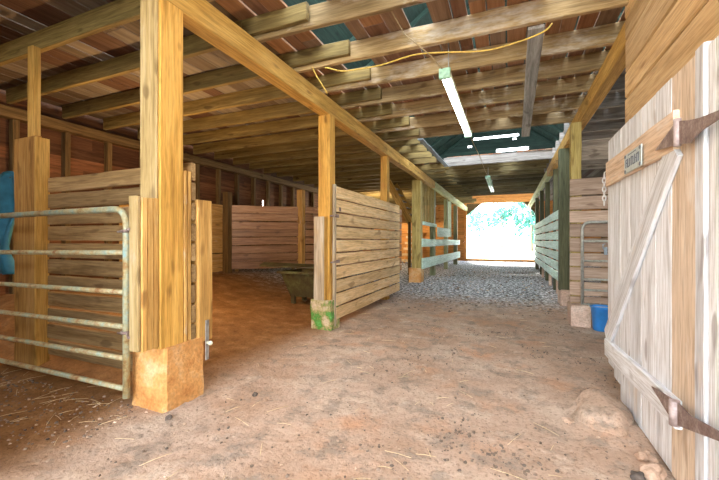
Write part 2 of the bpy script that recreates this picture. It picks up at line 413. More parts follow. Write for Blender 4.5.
for i, y in enumerate(left):
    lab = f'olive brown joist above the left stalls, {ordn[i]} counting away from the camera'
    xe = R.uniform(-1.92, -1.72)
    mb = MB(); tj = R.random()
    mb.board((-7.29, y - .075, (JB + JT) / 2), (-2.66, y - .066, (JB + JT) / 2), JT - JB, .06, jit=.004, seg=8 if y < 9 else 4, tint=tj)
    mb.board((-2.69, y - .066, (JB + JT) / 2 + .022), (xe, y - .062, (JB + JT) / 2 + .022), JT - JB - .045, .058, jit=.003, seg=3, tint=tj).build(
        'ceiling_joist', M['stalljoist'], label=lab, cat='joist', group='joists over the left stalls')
right = [5.35, 6.05, 6.8, 7.5, 8.2, 8.9, 9.6, 10.3, 11.1, 11.8, 12.6]
for i, y in enumerate(right):
    MB().board((1.02, y + .075, (JB + JT) / 2 - .02), (4.9, y + .07, (JB + JT) / 2 - .02), JT - JB, .06, seg=4).build('ceiling_joist', M['rafter'],
        label=f'grey joist in the dark space behind the white door, {ordn[i]} from the front', cat='joist', group='joists behind the white door')
# header carrying the loft edge at the far side of the hole
MB().board((-1.75, 10.6, 3.60), (1.12, 10.72, 3.63), .25, .07, jit=.006).build('loft_header', M['rafter'], label='wide grey header board at the far edge of the loft hole', cat='header board')
# gable roof above the loft
mb = MB()
RX, RZ = -.7, 9.6
for sgn, xe, ze in ((-1, -7.9, 4.6), (1, 5.5, 5.0)):
    n = 30
    for i in range(n):
        f0, f1 = i / n, (i + 1) / n + .002
        a = V((RX + (xe - RX) * f0, 0, RZ + (ze - RZ) * f0)); b = V((RX + (xe - RX) * f1, 0, RZ + (ze - RZ) * f1))
        c = (a + b) / 2; wv = b - a
        segs = [(-3, 25.2)]
        if sgn > 0 and 2 <= i <= 15: segs = [(-3, 2.0), (7.6, 25.2)]  # unseen roof openings, added to let daylight down on the joists
        if sgn < 0 and 2 <= i <= 12: segs = [(-3, 2.0), (7.6, 25.2)]
        for (s, e) in segs:
            mb.board((c.x, s, c.z), (c.x, e, c.z), wv.length, .025, wv, seg=1, jit=0)
mb.build('roof', M['roofwood'], label='dark boarded barn roof seen through the loft hole', cat='roof', kind='structure')
for i, y in enumerate([9.4 + 1.5 * k for k in range(11)]):
    e = empty('roof_rafter', f'dark pair of rafters above the loft, {ordn[i]} beyond the loft hole', 'rafter', 'rafter pairs under the roof')
    for (xe, ze) in ((-7.7, 4.6), (5.3, 5.0)):
        MB().board((RX, y, RZ - .12), (xe, y, ze - .06), .14, .05, (0, 0, 1), seg=2).build('rafter_arm', M['roofwood'], e)
# far gable above the doorway, boards with open gaps
mb = MB(); z = 3.75
gaps = {(7.80, 8.0): (-2.2, .6), (6.92, 7.12): (-.75, 1.05)}
z = 3.75
rows = []
mb2 = MB()
for z0, z1, cuts in ((3.75, 4.8, []), (4.8, 6.92, []), (6.92, 7.12, [(-.75, 1.1)]), (7.12, 7.38, []), (7.38, 7.50, [(-2.5, -2.25)]), (7.50, 7.62, []), (7.62, 7.72, [(.2, .42)]), (7.72, 7.83, []), (7.83, 7.98, [(-2.15, .55)]), (7.98, 9.6, [])):
    m = max(1, round((z1 - z0) / .24))
    for k in range(m):
        a, b = z0 + (z1 - z0) * k / m, z0 + (z1 - z0) * (k + 1) / m
        hl, hr = (RZ - a) / (RZ - 4.6) * 7.3, (RZ - a) / (RZ - 5.0) * 6.3
        xs = [RX - hl] + [q for c in cuts for q in c] + [RX + hr]
        for q in range(0, len(xs), 2):
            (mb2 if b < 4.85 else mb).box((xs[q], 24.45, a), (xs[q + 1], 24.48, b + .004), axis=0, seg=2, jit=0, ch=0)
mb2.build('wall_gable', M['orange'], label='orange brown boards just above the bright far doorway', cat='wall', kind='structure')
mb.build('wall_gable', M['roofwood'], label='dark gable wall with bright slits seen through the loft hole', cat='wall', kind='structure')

# ---------------------------------------------------------------- outer walls
wl = empty('wall_left', 'dark red-brown boarded outer wall behind the left stalls', 'wall', kind='structure')
mb = MB(); z = .0
while z < 3.9:
    h = .205; y = -3
    while y < 24.4:
        l = R.uniform(.5, 1.6) if 2.3 < z < 2.6 else R.uniform(2.5, 4.5); e = min(y + l, 24.4)
        if True:
            mb.box((-7.52, y, z), (-7.49, e, z + h - (-.004)), axis=1, jit=.002, seg=2, ch=.003)
        y = e + (R.choice((.004, .004, .05, .08)) if 2.3 < z < 2.6 and y > 6.0 else .004)
    z += h
mb.build('siding', M['darkwood'], wl)
y = 2.5
while y < 17:
    MB().box((-7.49, y - .045, .3), (-7.37, y + .045, 3.30), jit=.003).build('stud', M['stud'], wl)
    y += .74
MB().box((-7.48, -3, 3.30), (-7.30, 24.4, 3.47), jit=.004, axis=1).build('top_plate', M['stud'], wl)
MB().box((-7.37, 4.9, 1.0), (-7.33, 7.9, 2.32), axis=1, seg=2).box((-7.37, 4.9, .35), (-7.33, 7.9, .97), axis=1, seg=2).build('lining_board', M['clad'], wl)

wr = empty('wall_right', 'dark boarded outer wall behind the right stalls', 'wall', kind='structure')
mb = MB(); z = 0
while z < 3.9:
    mb.box((4.9, -3, z), (4.93, 24.4, z + .2), axis=1, seg=2, jit=.001); z += .206
mb.build('siding', M['stud'], wr)
# far end wall around the doorway with chamfered top corners
wb = empty('wall_back', 'orange brown end wall around the bright far doorway', 'wall', kind='structure')
mb = MB(); z = 0
while z < 3.75:
    mb.box((-7.5, 24.4, z), (-2.6, 24.45, z + .243), axis=0, jit=.003, seg=3)
    mb.box((1.55, 24.4, z), (4.9, 24.45, z + .243), axis=0, jit=.003, seg=3); z += .24
mb.build('siding', M['orange'], wb)
MB().prism([(-2.62, 24.36, 2.92), (-1.55, 24.36, 3.75), (-2.62, 24.36, 3.75)], (0, .06, 0)).build('corner_board', M['stud'], wb)
MB().prism([(1.56, 24.36, 2.92), (.79, 24.36, 3.70), (1.56, 24.36, 3.75)], (0, .06, 0)).build('corner_board', M['stud'], wb)
MB().box((-2.75, 24.3, 3.70), (1.7, 24.36, 3.95), jit=.006).build('lintel_board', M['orange'], wb)
MB().box((-2.72, 24.26, 0), (-2.56, 24.4, 3.7), jit=.005).build('jamb_board', M['orange'], wb)
MB().box((1.54, 24.26, 0), (1.66, 24.4, 3.7), jit=.005).build('jamb_board', M['stud'], wb)
MB().box((-2.6, 24.2, -.05), (1.6, 24.42, .14), jit=.006, axis=0).build('door_threshold', M['orange'], label='low orange timber threshold across the far doorway', cat='threshold', kind='structure')
MB().box((1.27, 24.6, .2), (1.33, 25.5, 2.3), axis=2, jit=.004).build('far_door_leaf', M['greenpost'], label='dark green narrow door leaf standing open at right of the far doorway', cat='door')

mb = MB(); z = .02  # unseen wall, added to keep entrance light off the first stall
while z < 2.4: mb.box((-2.64, -2.5, z), (-2.61, .85, z + .2), axis=1, seg=2); z += .205
mb.build('wall_shade_left', M['clad'], label='unseen boarded wall added along the aisle to shade the first stall', cat='wall', kind='structure')
# walls behind the camera, open in the middle
mb = MB()
mb.box((-7.5, -2.6, 0), (-2.9, -2.55, 3.8), axis=2); mb.box((2.0, -2.6, 0), (4.9, -2.55, 3.8), axis=2)
mb.build('wall_front', M['darkwood'], label='boarded front wall beside the open barn entrance', cat='wall', kind='structure')

# ---------------------------------------------------------------- left line of the aisle
MB().box((-2.68, -2.4, 3.25), (-2.5, 13.2, 3.5), axis=1, jit=.004, ch=.01, seg=14).build('timber_girder', M['beam'], label='long yellow timber girder over the left posts, near the camera', cat='girder')
MB().box((-2.68, 13.2, 3.25), (-2.5, 24.3, 3.5), axis=1, jit=.006, ch=.02, seg=8).build('timber_girder', M['lime'], label='yellow green timber girder over the far left posts', cat='girder')
MB().box((1.05, 3.6, 3.27), (1.2, 12.2, 3.5), axis=1, jit=.003, ch=.01, seg=9).build('timber_girder', M['beam'], label='yellow timber girder above the right stalls, near the white door', cat='girder')
MB().box((1.05, 12.2, 3.27), (1.2, 24.3, 3.5), axis=1, jit=.006, ch=.02, seg=8).build('timber_girder', M['lime'], label='yellow green timber girder above the far right stalls', cat='girder')

# first post with its cladding and footing
e = empty('timber_post', 'massive yellow square post in front, clad with boards, on orange footing', 'post', 'posts along the left of the aisle')
mb = MB(); mb.box((-2.71, 1.98, .50), (-2.50, 2.20, 3.25), jit=.003, ch=.008, tint=.9); mb.build('post_timber', M['post'], e)
mb = MB()
for k in range(3): mb.box((-2.60, 1.83 + .05 * k, .52), (-2.50 - .004 * k, 1.877 + .05 * k, 1.67 + R.uniform(-.005, .005)), axis=2, jit=.002)
mb.build('cladding_board', M['clad'], e)
MB().box((-2.705, 1.966, 1.0), (-2.515, 1.979, 3.25), axis=2, jit=.001, ch=.002).build('weathered_face', M['oldface'], e)
MB().box((-2.60, 1.80, .53), (-2.505, 1.829, 1.675), axis=2, jit=.002).build('cladding_board', M['oldface'], e)
MB().box((-2.66, 2.205, .35), (-2.497, 2.235, 1.93), axis=2, jit=.002).build('cladding_board', M['clad'], e)
mb = MB(); mb.box((-2.86, 2.0, -.06), (-2.47, 2.40, .50), ch=.02, jit=.008, seg=4)
mb.build('concrete_footing', M['conc'], label='big orange stained concrete footing under the front post', cat='footing')

# slatted partition behind it
e = empty('slatted_divider', 'slatted wooden partition dividing the two near left stalls', 'partition')
mb = MB(); z = .12
while z < 1.95:
    mb.box((-4.59, 2.285, z), (-2.502, 2.325, z + .150), axis=0, jit=.004, seg=6); z += .1745
mb.build('slat_panel', M['partition'], e)
MB().box((-2.68, 2.335, .46), (-2.485, 2.50, 1.70), axis=2, jit=.004, ch=.01).build('retaining_board', M['clad'], e)
MB().box((-2.56, 2.245, .20), (-2.50, 2.28, 1.93), axis=2, jit=.002).build('retaining_board', M['clad'], e)
mb = MB(); mb.box((-2.478, 2.405, .29), (-2.470, 2.445, .64), ch=.002, jit=0); b = mb.build('latch_bar', M['steel'], e)
MB().tube([(-2.48, 2.425, .44), (-2.44, 2.425, .44)], .014, 8).rock((-2.436, 2.425, .44), .02, (1, 1, 1), 2, rough=0).build('bolt', M['cream'], b)

e = empty('timber_post', 'orange plank post at the left end of the slatted partition', 'post')
MB().box((-5.05, 2.20, 0.0), (-4.625, 2.25, 2.46), axis=2, jit=.003).build('post_board', M['brownpost'], e)
MB().box((-4.63, 2.18, 0.0), (-4.60, 2.31, 2.44), axis=2, jit=.003).build('edge_board', M['beam'], e)
MB().box((-4.93, 2.262, 2.0), (-4.83, 2.34, 3.49), axis=2, jit=.003).build('tall_post', M['beam'], e)

# tubular gate across the first stall
def bend(pts, r=.12, n=6):
    out = []
    for i, p in enumerate(pts):
        p = V(p)
        if 0 < i < len(pts) - 1:
            a, b = V(pts[i - 1]), V(pts[i + 1])
            p0 = p + (a - p).normalized() * r; p1 = p + (b - p).normalized() * r
            for k in range(n + 1):
                f = k / n; out.append(p0 * (1 - f) ** 2 + p * 2 * f * (1 - f) + p1 * f * f)
        else: out.append(p)
    return out
GX = -2.80; GY = 1.92
e = empty('tubular_gate', 'worn tubular metal gate across the first stall, chained to the front post', 'gate')
MB().tube(bend([(-6.2, GY, 1.58), (GX, GY, 1.60), (GX, GY, .10)], .15), .026, 12).build('gate_frame', M['gateblue'], e)
for z0, z1 in ((1.22, 1.25), (.91, .935), (.63, .66), (.38, .41), (.155, .17)):
    MB().tube([(-6.2, GY, z0), (-4.5, GY, (z0 + z1) / 2 - .004), (GX, GY, z1)], .021, 10).build('gate_rail', M['gatepaint'], e)
for z in (1.42, .62):
    mb = MB()
    mb.tube([(GX + .033 * math.cos(a), GY + .033 * math.sin(a), z) for a in [k * 6.2832 / 14 for k in range(14)]], .013, 7, closed=True)
    mb.tube([(GX + .03, GY, z), (GX + .10, GY - .06, z + .01), (-2.585, 1.79, z + .01)], .011, 6)
    mb.tube([(GX - .06, GY - .03, z - .005), (GX + .02, GY - .038, z)], .008, 6)
    mb.build('hinge_clamp', M['rust'], e)

# second post
e = empty('timber_post', 'yellow square post with a pale side board standing on a mossy footing', 'post', 'posts along the left of the aisle')
MB().box((-2.70, 4.84, .44), (-2.50, 5.02, 3.25), axis=2, jit=.003, ch=.008).build('post_timber', M['post'], e)
MB().box((-2.71, 4.72, .45), (-2.54, 4.745, 1.70), axis=2, jit=.003).build('cladding_board', M['pale'], e)
MB().box((-2.70, 4.748, .45), (-2.535, 4.835, 1.70), axis=2, jit=.003).build('cladding_board', M['post'], e)
MB().box((-2.81, 4.79, -.05), (-2.46, 5.10, .44), ch=.015, jit=.008, seg=4).build('concrete_footing', M['moss'], label='green mossy concrete footing under the second left post', cat='footing')

# boarded stall gate along the aisle
e = empty('boarded_gate', 'sand coloured gate of ten horizontal boards closing the second stall', 'gate')
mb = MB(); z = .13
for k in range(10):
    mb.box((-2.475, 4.97, z), (-2.447, 8.40, z + .183 + R.uniform(-.004, .004)), axis=1, jit=.0035, seg=10); z += .2075
mb.build('board_panel', M['gatewood'], e)
for y in (5.13, 6.65, 8.28): MB().box((-2.515, y - .05, .12), (-2.477, y + .05, 2.19), axis=2, jit=.002).build('batten', M['partition'], e)
MB().box((-2.49, 4.90, .03), (-2.45, 4.962, 2.2), axis=2, jit=.003).build('end_board', M['pale'], e)
for y, z in ((4.93, 1.72), (4.96, 1.02)):
    MB().box((-2.446, y - .03, z - .025), (-2.437, y + .10, z + .025), jit=0, ch=.002).tube([(-2.48, y - .12, z - .01), (-2.43, y, z), (-2.44, y + .04, z)], .012, 7).build('latch', M['rust'], e)
MB().box((-2.447, 5.05, 1.80), (-2.441, 5.11, 1.86), jit=0, ch=.002).build('staple', M['rust'], e)

def post(x0, x1, y0, y1, z0, z1, mat, label, group='posts along the left of the aisle', name='timber_post'):
    return MB().box((x0, y0, z0), (x1, y1, z1), axis=2, jit=.004, ch=.008).build(name, M[mat], label=label, cat='post', group=group)
post(-2.70, -2.54, 7.72, 7.90, 0, 3.25, 'post', 'yellow post rising behind the boarded gate')
post(-2.86, -2.58, 11.2, 11.5, .44, 3.25, 'olivepost', 'olive yellow post on a tan footing beside the pale green rails')
MB().box((-2.96, 11.16, -.05), (-2.56, 11.56, .46), ch=.02, jit=.008, seg=3).build('concrete_footing', M['conc'], label='tan concrete footing under the post beside the pale green rails', cat='footing')
post(-2.80, -2.62, 13.7, 13.95, 0, 3.25, 'greenpost', 'dark green post behind the short upper rail')
post(-2.80, -2.64, 16.9, 17.15, 0, 3.25, 'greenpost', 'dark green post carrying the middle of the pale rails')
post(-2.84, -2.64, 20.3, 20.5, 0, 3.25, 'greenpost', 'dark post at the far end of the pale rails')
MB().box((-2.82, 17.55, 1.5), (-2.56, 17.6, 3.2), axis=2, jit=.003).build('upright_plank', M['teal'], label='pale green plank set upright above the pale rails', cat='plank')
e = empty('rail_fence', 'pale green wooden rails fencing the far left stall', 'fence')
MB().board((-2.54, 11.3, .60), (-2.54, 20.6, .54), .34, .05, jit=.006).build('fence_rail', M['teal'], e)
MB().board((-2.54, 11.3, 1.26), (-2.54, 20.6, 1.22), .26, .04, jit=.006).build('fence_rail', M['teal'], e)
MB().board((-2.54, 13.9, 1.66), (-2.54, 17.0, 1.68), .36, .04, jit=.006).build('fence_rail', M['teal'], e)
e = empty('hay_rack', 'olive rack of upright slats beyond the tan footing post', 'rack')
for k in range(9):
    y = 11.6 + k * .255
    MB().box((-2.66, y, 1.86), (-2.63, y + .085, 3.25), axis=2, jit=.006).build('rack_slat', M['olivepost'], e)
MB().box((-2.63, 11.5, 1.84), (-2.57, 13.9, 1.96), axis=1, jit=.004).build('rack_rail', M['teal'], e)
MB().lathe((-2.86, 14.6, 2.72), [(.015, .16), (.02, .10), (.08, .08), (.15, 0), (.14, -.01), (.06, -.06), (0, -.08)], 20).build('round_fixture', M['cream'], label='pale round fixture hanging beyond the upright slats', cat='light fixture')

# back of the second stall
e = empty('rubbed_partition', 'rubbed shiny board panel across the back corner of the second stall', 'panel')
A, B2 = V((-6.86, 7.55, 0)), V((-5.55, 8.80, 0)); d = (B2 - A).normalized()
mb = MB(); z = .56
for k in range(8):
    mb.board(A + V((0, 0, z + .1 + R.uniform(-.01, .01))), B2 + V((0, 0, z + .115 + R.uniform(-.01, .01))), .205, .03, jit=.004); z += .217
mb.build('board_panel', M['panel'], e)
for f in (.08, .92): MB().board(A + d * 1.81 * f + V((-.03, .03, .5)), A + d * 1.81 * f + V((-.03, .03, 2.28)), .09, .04, d).build('batten', M['stud'], e)
post(-7.02, -6.84, 7.40, 7.58, .38, 2.62, 'stud', 'short dark post at the left end of the rubbed board panel', 'posts in the second stall')
post(-5.60, -5.42, 8.78, 8.96, .15, 2.78, 'clad', 'short orange post at the right end of the rubbed board panel', 'posts in the second stall')
mb = MB(); z = .45
for k in range(9):
    mb.board((-5.4, 8.95, z), (-3.2, 11.2, z + .02), .19, .03, jit=.004); z += .22
mb.build('board_barrier', M['panel'], label='brown board panel to the right of the orange short post', cat='panel')

# green trough
e = empty('feed_trough', 'old green tapered trough on the stall floor behind the second post', 'trough')
def tbox(x0, x1, y0, y1, z0, z1, tx, ty, th=.03):
    mb = MB(); b = [(x0 + tx, y0 + ty), (x1 - tx, y0 + ty), (x1 - tx, y1 - ty), (x0 + tx, y1 - ty)]; t = [(x0, y0), (x1, y0), (x1, y1), (x0, y1)]
    for i in range(4):
        k = (i + 1) % 4
        q = [V((*b[i], z0)), V((*b[k], z0)), V((*t[k], z1)), V((*t[i], z1))]
        nrm = (q[1] - q[0]).cross(q[3] - q[0]).normalized() * -th
        mb.prism(q, nrm, tint=.5)
    mb.prism([V((*p, z0)) for p in b], (0, 0, th), tint=.5)
    return mb
tbox(-4.2, -2.95, 6.0, 6.75, .22, .70, .14, .14).build('trough_body', M['trough'], e)
mb = MB()
for (a, b) in (((-4.25, 5.98, .71), (-2.9, 5.98, .71)), ((-4.25, 6.77, .71), (-2.9, 6.77, .71)), ((-4.2, 5.98, .71), (-4.2, 6.77, .71)), ((-2.95, 5.98, .71), (-2.95, 6.77, .71))):
    mb.board(a, b, .05, .07)
mb.build('trough_rim', M['trough'], e)
for x in (-4.0, -3.15):
    for y in (6.16, 6.58): MB().box((x - .04, y - .04, fz(x, y) - .02), (x + .04, y + .04, .26), axis=2).build('leg', M['trough'], e)
MB().board((-4.62, 5.95, .86), (-3.3, 6.45, .80), .30, .03, (0.2, .9, .1), jit=.004).build('loose_board', M['trough'], label='mossy loose board laid across the green trough', cat='board')

# blue tarp hanging at the left edge on a rail
mb = MB()
bm = mb.bm; cols, rows = 16, 22; vs = []
for j in range(rows + 1):
    row = []
    for i in range(cols + 1):
        u, v = i / cols, j / rows
        x = -6.9 + .98 * u - .06 * v * u + .05 * math.sin(v * 5 + 1) * u
        y = 2.62 + .07 * math.sin(u * 17 + v * 2.2) * (.3 + v) + .03 * math.sin(v * 9 + u * 5)
        z = 2.20 - 1.30 * v - .06 * math.sin(u * 6) * (1 - v) - .15 * max(0, u - .8) * v * 5 * (1 - v)
        q = bm.verts.new((x, y, z)); row.append(q)
    vs.append(row)
for j in range(rows):
    for i in range(cols): bm.faces.new((vs[j][i], vs[j][i + 1], vs[j + 1][i + 1], vs[j + 1][i])).smooth = True
ta = mb.build('tarp', M['tarp'], label='blue tarp hanging behind the tubular gate at the far left', cat='tarp')
md = ta.modifiers.new('thick', 'SOLIDIFY'); md.thickness = .012
MB().tube([(-7.45, 2.62, 2.19), (-5.85, 2.62, 2.17)], .02, 8).build('tarp_rail', M['stud'], label='dark rail that carries the blue tarp', cat='rail')

# stairs and stuff deep in the left bay
e = empty('loft_stairs', 'dim wooden stairs rising to the loft behind the olive post', 'stairs')
for yy in (12.6, 13.5): MB().board((-3.25, yy, 1.95), (-4.12, yy, 3.5), .24, .05).build('stringer', M['beam'], e)
for k in range(6):
    f = (k + .4) / 6; x, z = -3.25 - .87 * f, 1.95 + 1.5 * f
    MB().box((x - .12, 12.6, z - .02), (x + .12, 13.5, z + .02), axis=1).build('tread', M['stud'], e)
for yy in (12.6, 13.5): MB().board((-3.3, yy, .1), (-3.3, yy, 2.0), .1, .1, (1, 0, 0)).build('stair_leg', M['stud'], e)
mb = MB(); z = .25
for k in range(8): mb.box((-7.3, 18, z), (-3.0, 18.05, z + .24), axis=0, jit=.003); z += .246
mb.build('board_barrier', M['orange'], label='bright orange boarded panel deep in the left bay behind the rails', cat='panel')
e = empty('wooden_pallet', 'small slatted pallet leaning against the bright orange panel', 'pallet')
for xx in (-4.75, -4.35): MB().board((xx, 17.1, .25), (xx + .15, 17.75, 1.8), .09, .09, (1, 0, 0)).build('bearer', M['orange'], e)
mb = MB()
for k in range(6):
    f = k / 5; mb.board((-4.9 + .15 * f, 17.05 + .65 * f, .35 + 1.42 * f), (-4.2 + .15 * f, 17.05 + .65 * f, .35 + 1.42 * f), .12, .02)
mb.build('slat_deck', M['gatewood'], e)

# ---------------------------------------------------------------- right side
# white plank door lying open along the aisle
DX = .85
dr = empty('door_1', 'whitewashed plank barn door with iron strap hinges, swung open at right', 'door', kind='structure')
mb = MB(); y = 2.27; widths = [.29, .24, .27, .25, .26, .20, .20]
for k, w in enumerate(widths):
    y1 = min(y + w, 3.98)
    zb = .03 if y1 < 3.6 else .10 + .30 * (y1 - 3.6)
    if k == 0: MB().box((DX, y + .002, zb), (DX + .03, y1 - .002, 2.265), axis=2, jit=.002, ch=.003).build('bare_plank', M['bare'], dr)
    else: mb.box((DX, y + .0015, zb), (DX + .03, y1 - .0015, 2.265 + R.uniform(-.006, .006)), axis=2, jit=.0015, ch=.003)
    y = y1
mb.build('plank_panel', M['white'], dr)
MB().board((DX - .016, 2.45, 1.945), (DX - .016, 3.91, 1.945), .22, .03, jit=.003).build('ledge', M['ledge'], dr)
MB().board((DX - .02, 2.42, .42), (DX - .02, 3.93, .365), .155, .04, jit=.004).build('ledge', M['white'], dr)
MB().board((DX - .013, 2.47, 1.86), (DX - .013, 3.93, .45), .18, .026, (0, 1, 0), jit=.003).build('brace', M['white'], dr)
hx = DX - .045
h = MB().prism([(hx, *p) for p in ((2.64, 1.88), (2.34, 1.965), (2.33, 1.965), (2.33, 1.84), (2.36, 1.845))], (-.008, 0, 0)).build('strap_hinge', M['rust'], dr)
MB().tube([(hx - .010, 2.325, 1.83), (hx - .010, 2.325, 1.97)], .017, 12).build('knuckle', M['pinkiron'], h)
MB().prism([(hx, *p) for p in ((2.31, 1.955), (2.20, 1.925), (2.10, 1.905), (1.94, 1.885), (1.80, 1.88), (1.80, 1.845), (1.94, 1.85), (2.06, 1.845), (2.13, 1.835), (2.20, 1.815), (2.31, 1.835))], (-.008, 0, 0)).build('hinge_strap', M['rust'], h)
h = MB().prism([(hx, *p) for p in ((2.70, .46), (2.41, .505), (2.38, .50), (2.38, .395), (2.41, .395))], (-.008, 0, 0)).build('strap_hinge', M['rust'], dr)
MB().tube([(hx - .010, 2.36, .385), (hx - .010, 2.36, .515)], .024, 12).build('knuckle', M['pinkiron'], h)
MB().prism([(hx, *p) for p in ((2.33, .515), (2.20, .51), (1.94, .56), (1.80, .58), (1.80, .54), (1.94, .52), (2.13, .46), (2.26, .42), (2.33, .40))], (-.008, 0, 0)).build('hinge_strap', M['rust'], h)
# plaque with (unreadable) upright lettering
PX = DX - .042
pq = MB().box((PX - .006, 2.895, 1.842), (PX, 3.27, 1.985), axis=1, jit=0, ch=.002).build('plaque', M['plaque'], dr)
mb = MB(); lx = PX - .008
def stroke(y0, z0, y1, z1, w=.012): mb.board((lx, y0, z0), (lx, y1, z1), w, .004, (0, 0, 1) if abs(y1 - y0) > abs(z1 - z0) else (0, 1, 0), jit=0, ch=.001, seg=1)
ys = [3.225, 3.185, 3.14, 3.10, 3.06, 3.02, 2.98, 2.945]
for i, yy in enumerate(ys):
    stroke(yy, 1.882, yy, 1.94 + .004 * (i % 2), .013)
    if i in (0, 3, 6): stroke(yy, 1.938, yy - .03, 1.938, .009)
    if i in (1, 4): stroke(yy, 1.884, yy - .026, 1.884, .009)
    if i in (0, 5): stroke(yy, 1.915, yy - .022, 1.915, .008)
for a, b in ((3.17, 3.12), (3.11, 3.06), (3.05, 3.0)): stroke(a, 1.967, b, 1.967, .006)
for yy, zz in ((3.245, 1.968), (2.92, 1.968), (3.245, 1.858), (2.92, 1.858)):
    mb.tube([(lx + .002, yy, zz), (lx - .002, yy, zz)], .013, 14)
mb.build('lettering', M['ink'], pq)

# jamb, near white wall, header wall
MB().box((DX - .01, 2.165, -.02), (DX + .12, 2.262, 2.275), axis=2, jit=.002).build('trim_1', M['white'], label='narrow white jamb board beside the open plank door', cat='door jamb', kind='structure')
mb = MB(); y = 2.16
while y > -2.4:
    mb.box((DX + .0, y - .30, -.02), (DX + .03, y - .004, 2.25), axis=2, jit=.002); y -= .3
mb.build('wall_near_right', M['white'], label='white vertical boards at the right edge past the jamb', cat='wall', kind='structure')
mb = MB(); z = 2.2
k = 0
while z < 4.0:
    hgt = (.20, .27, .24, .30)[k % 4]; k += 1
    mb.box((1.0, -2.5, z), (1.035, 4.05, z + hgt - .010), axis=1, jit=.002, ch=.010, seg=8, tint=(.1, .9, .45, .75, .2)[k % 5]); z += hgt
mb.build('wall_header', M['header'], label='yellow brown horizontal boards of the wall above the white door', cat='wall', kind='structure')
MB().box((1.04, 3.9, 0), (1.18, 4.04, 3.27), axis=2, jit=.003).build('timber_post', M['stud'], label='dark post in the gap behind the far edge of the white door', cat='post')
mb = MB(); z = .1
for k in range(11): mb.box((1.05, -2.5, z), (1.08, 3.9, z + .19), axis=1, seg=2); z += .2
mb.build('wall_lining', M['stud'], label='brown boards of the wall behind the white door', cat='wall', kind='structure')

# chain on the end of the upper ledge
mb = MB()
for k in range(7):
    zc = 1.955 - k * .042; pts = []
    for q in range(12):
        a = q * 6.2832 / 12; u, w = .013 * math.cos(a), .027 * math.sin(a)
        pts.append((.83 + (u if k % 2 else 0), 4.03 + (0 if k % 2 else u), zc + w))
    mb.tube(pts, .0055, 6, closed=True)
mb.tube([(.845, 3.97, 1.99), (.832, 4.03, 1.99), (.83, 4.03, 1.975)], .006, 6)
mb.build('chain', M['chain'], label='short pale chain hanging beside the end of the upper door ledge', cat='chain')

# stall front across, with its little tube gate
e = empty('stall_barrier', 'pinkish grey horizontal boards of the stall front beside the blue bucket', 'stall front')
mb = MB(); zz = [.34, .46, .70, .93, 1.16, 1.40, 1.63, 1.84, 2.07, 2.36]
for a, b in zip(zz[:-1], zz[1:]): mb.box((.91, 6.70, a), (2.9, 6.735, b - .022), axis=0, jit=.004, seg=6)
mb.build('board_panel', M['grey'], e)
MB().box((2.78, 6.74, 0), (2.9, 6.86, 2.4), axis=2).build('end_post', M['stud'], e)
for x in (1.35, 2.2): MB().box((x, 6.736, .2), (x + .09, 6.77, 2.3), axis=2).build('batten', M['stud'], e)
e = empty('small_tubular_gate', 'small galvanised tube gate hung on the pinkish grey stall front', 'gate')
MB().tube(bend([(1.07, 6.62, .30), (1.07, 6.62, 1.63), (2.3, 6.62, 1.63), (2.3, 6.62, .30)], .12), .022, 12).build('gate_frame', M['galv'], e)
for z in (.33, .56, .73, 1.02, 1.33): MB().tube([(1.07, 6.62, z), (2.3, 6.62, z)], .017, 10).build('gate_rail', M['galv'], e)
MB().box((1.355, 6.585, 1.12), (1.40, 6.60, 1.24), jit=0).tube([(1.36, 6.59, 1.2), (1.34, 6.58, 1.22), (1.34, 6.58, 1.28), (1.37, 6.59, 1.29)], .008, 6).build('latch', M['bluebar'], e)
MB().box((.90, 6.47, -.05), (1.165, 6.90, .33), ch=.02, jit=.006, seg=3).build('concrete_footing', M['concpink'], label='pinkish concrete footing beside the blue bucket', cat='footing')
post(.93, 1.08, 6.74, 6.90, .25, 3.26, 'olivepost', 'weathered yellow post rising above the pinkish grey stall front', 'posts along the right of the aisle')
post(.97, 1.17, 8.55, 8.75, .30, 3.26, 'darkgreen', 'dark green post next to the pale slatted right stall side', 'posts along the right of the aisle')
MB().box((.98, 8.42, -.05), (1.22, 8.9, .32), ch=.02, jit=.006, seg=3).build('concrete_footing', M['concpink'], label='pinkish concrete footing under the dark green post', cat='footing')
for y, lab in ((11.0, 'dark post behind the pale slats, first after the dark green post'), (13.4, 'dark post behind the pale slats, second after the dark green post'),
               (15.6, 'dark post behind the pale slats, third after the dark green post'), (18.2, 'dark post at the far end of the pale slats')):
    post(1.11, 1.25, y, y + .16, -.02, 3.27, 'darkgreen', lab, 'posts along the right of the aisle')
# bucket
e = empty('bucket', 'blue plastic bucket on the dirt beside the pinkish footing', 'bucket')
bx, by = 1.27, 6.33; z0 = fz(bx, by)
MB().lathe((bx, by, z0), [(.105, 0), (.11, .01), (.135, .33), (.146, .335), (.146, .36), (.132, .36), (.128, .33), (.10, .03), (0, .03)]).build('bucket_body', M['blue'], e)
MB().lathe((bx, by, z0 + .30), [(.125, 0), (.1, .02), (0, .03)]).build('contents', M['dark'], e)
MB().tube([(bx + .146 * math.cos(a), by - .02 - .10 * math.sin(a), z0 + .335 + .03 * math.sin(a)) for a in [k * math.pi / 12 for k in range(13)]], .005, 6).build('handle', M['steel'], e)

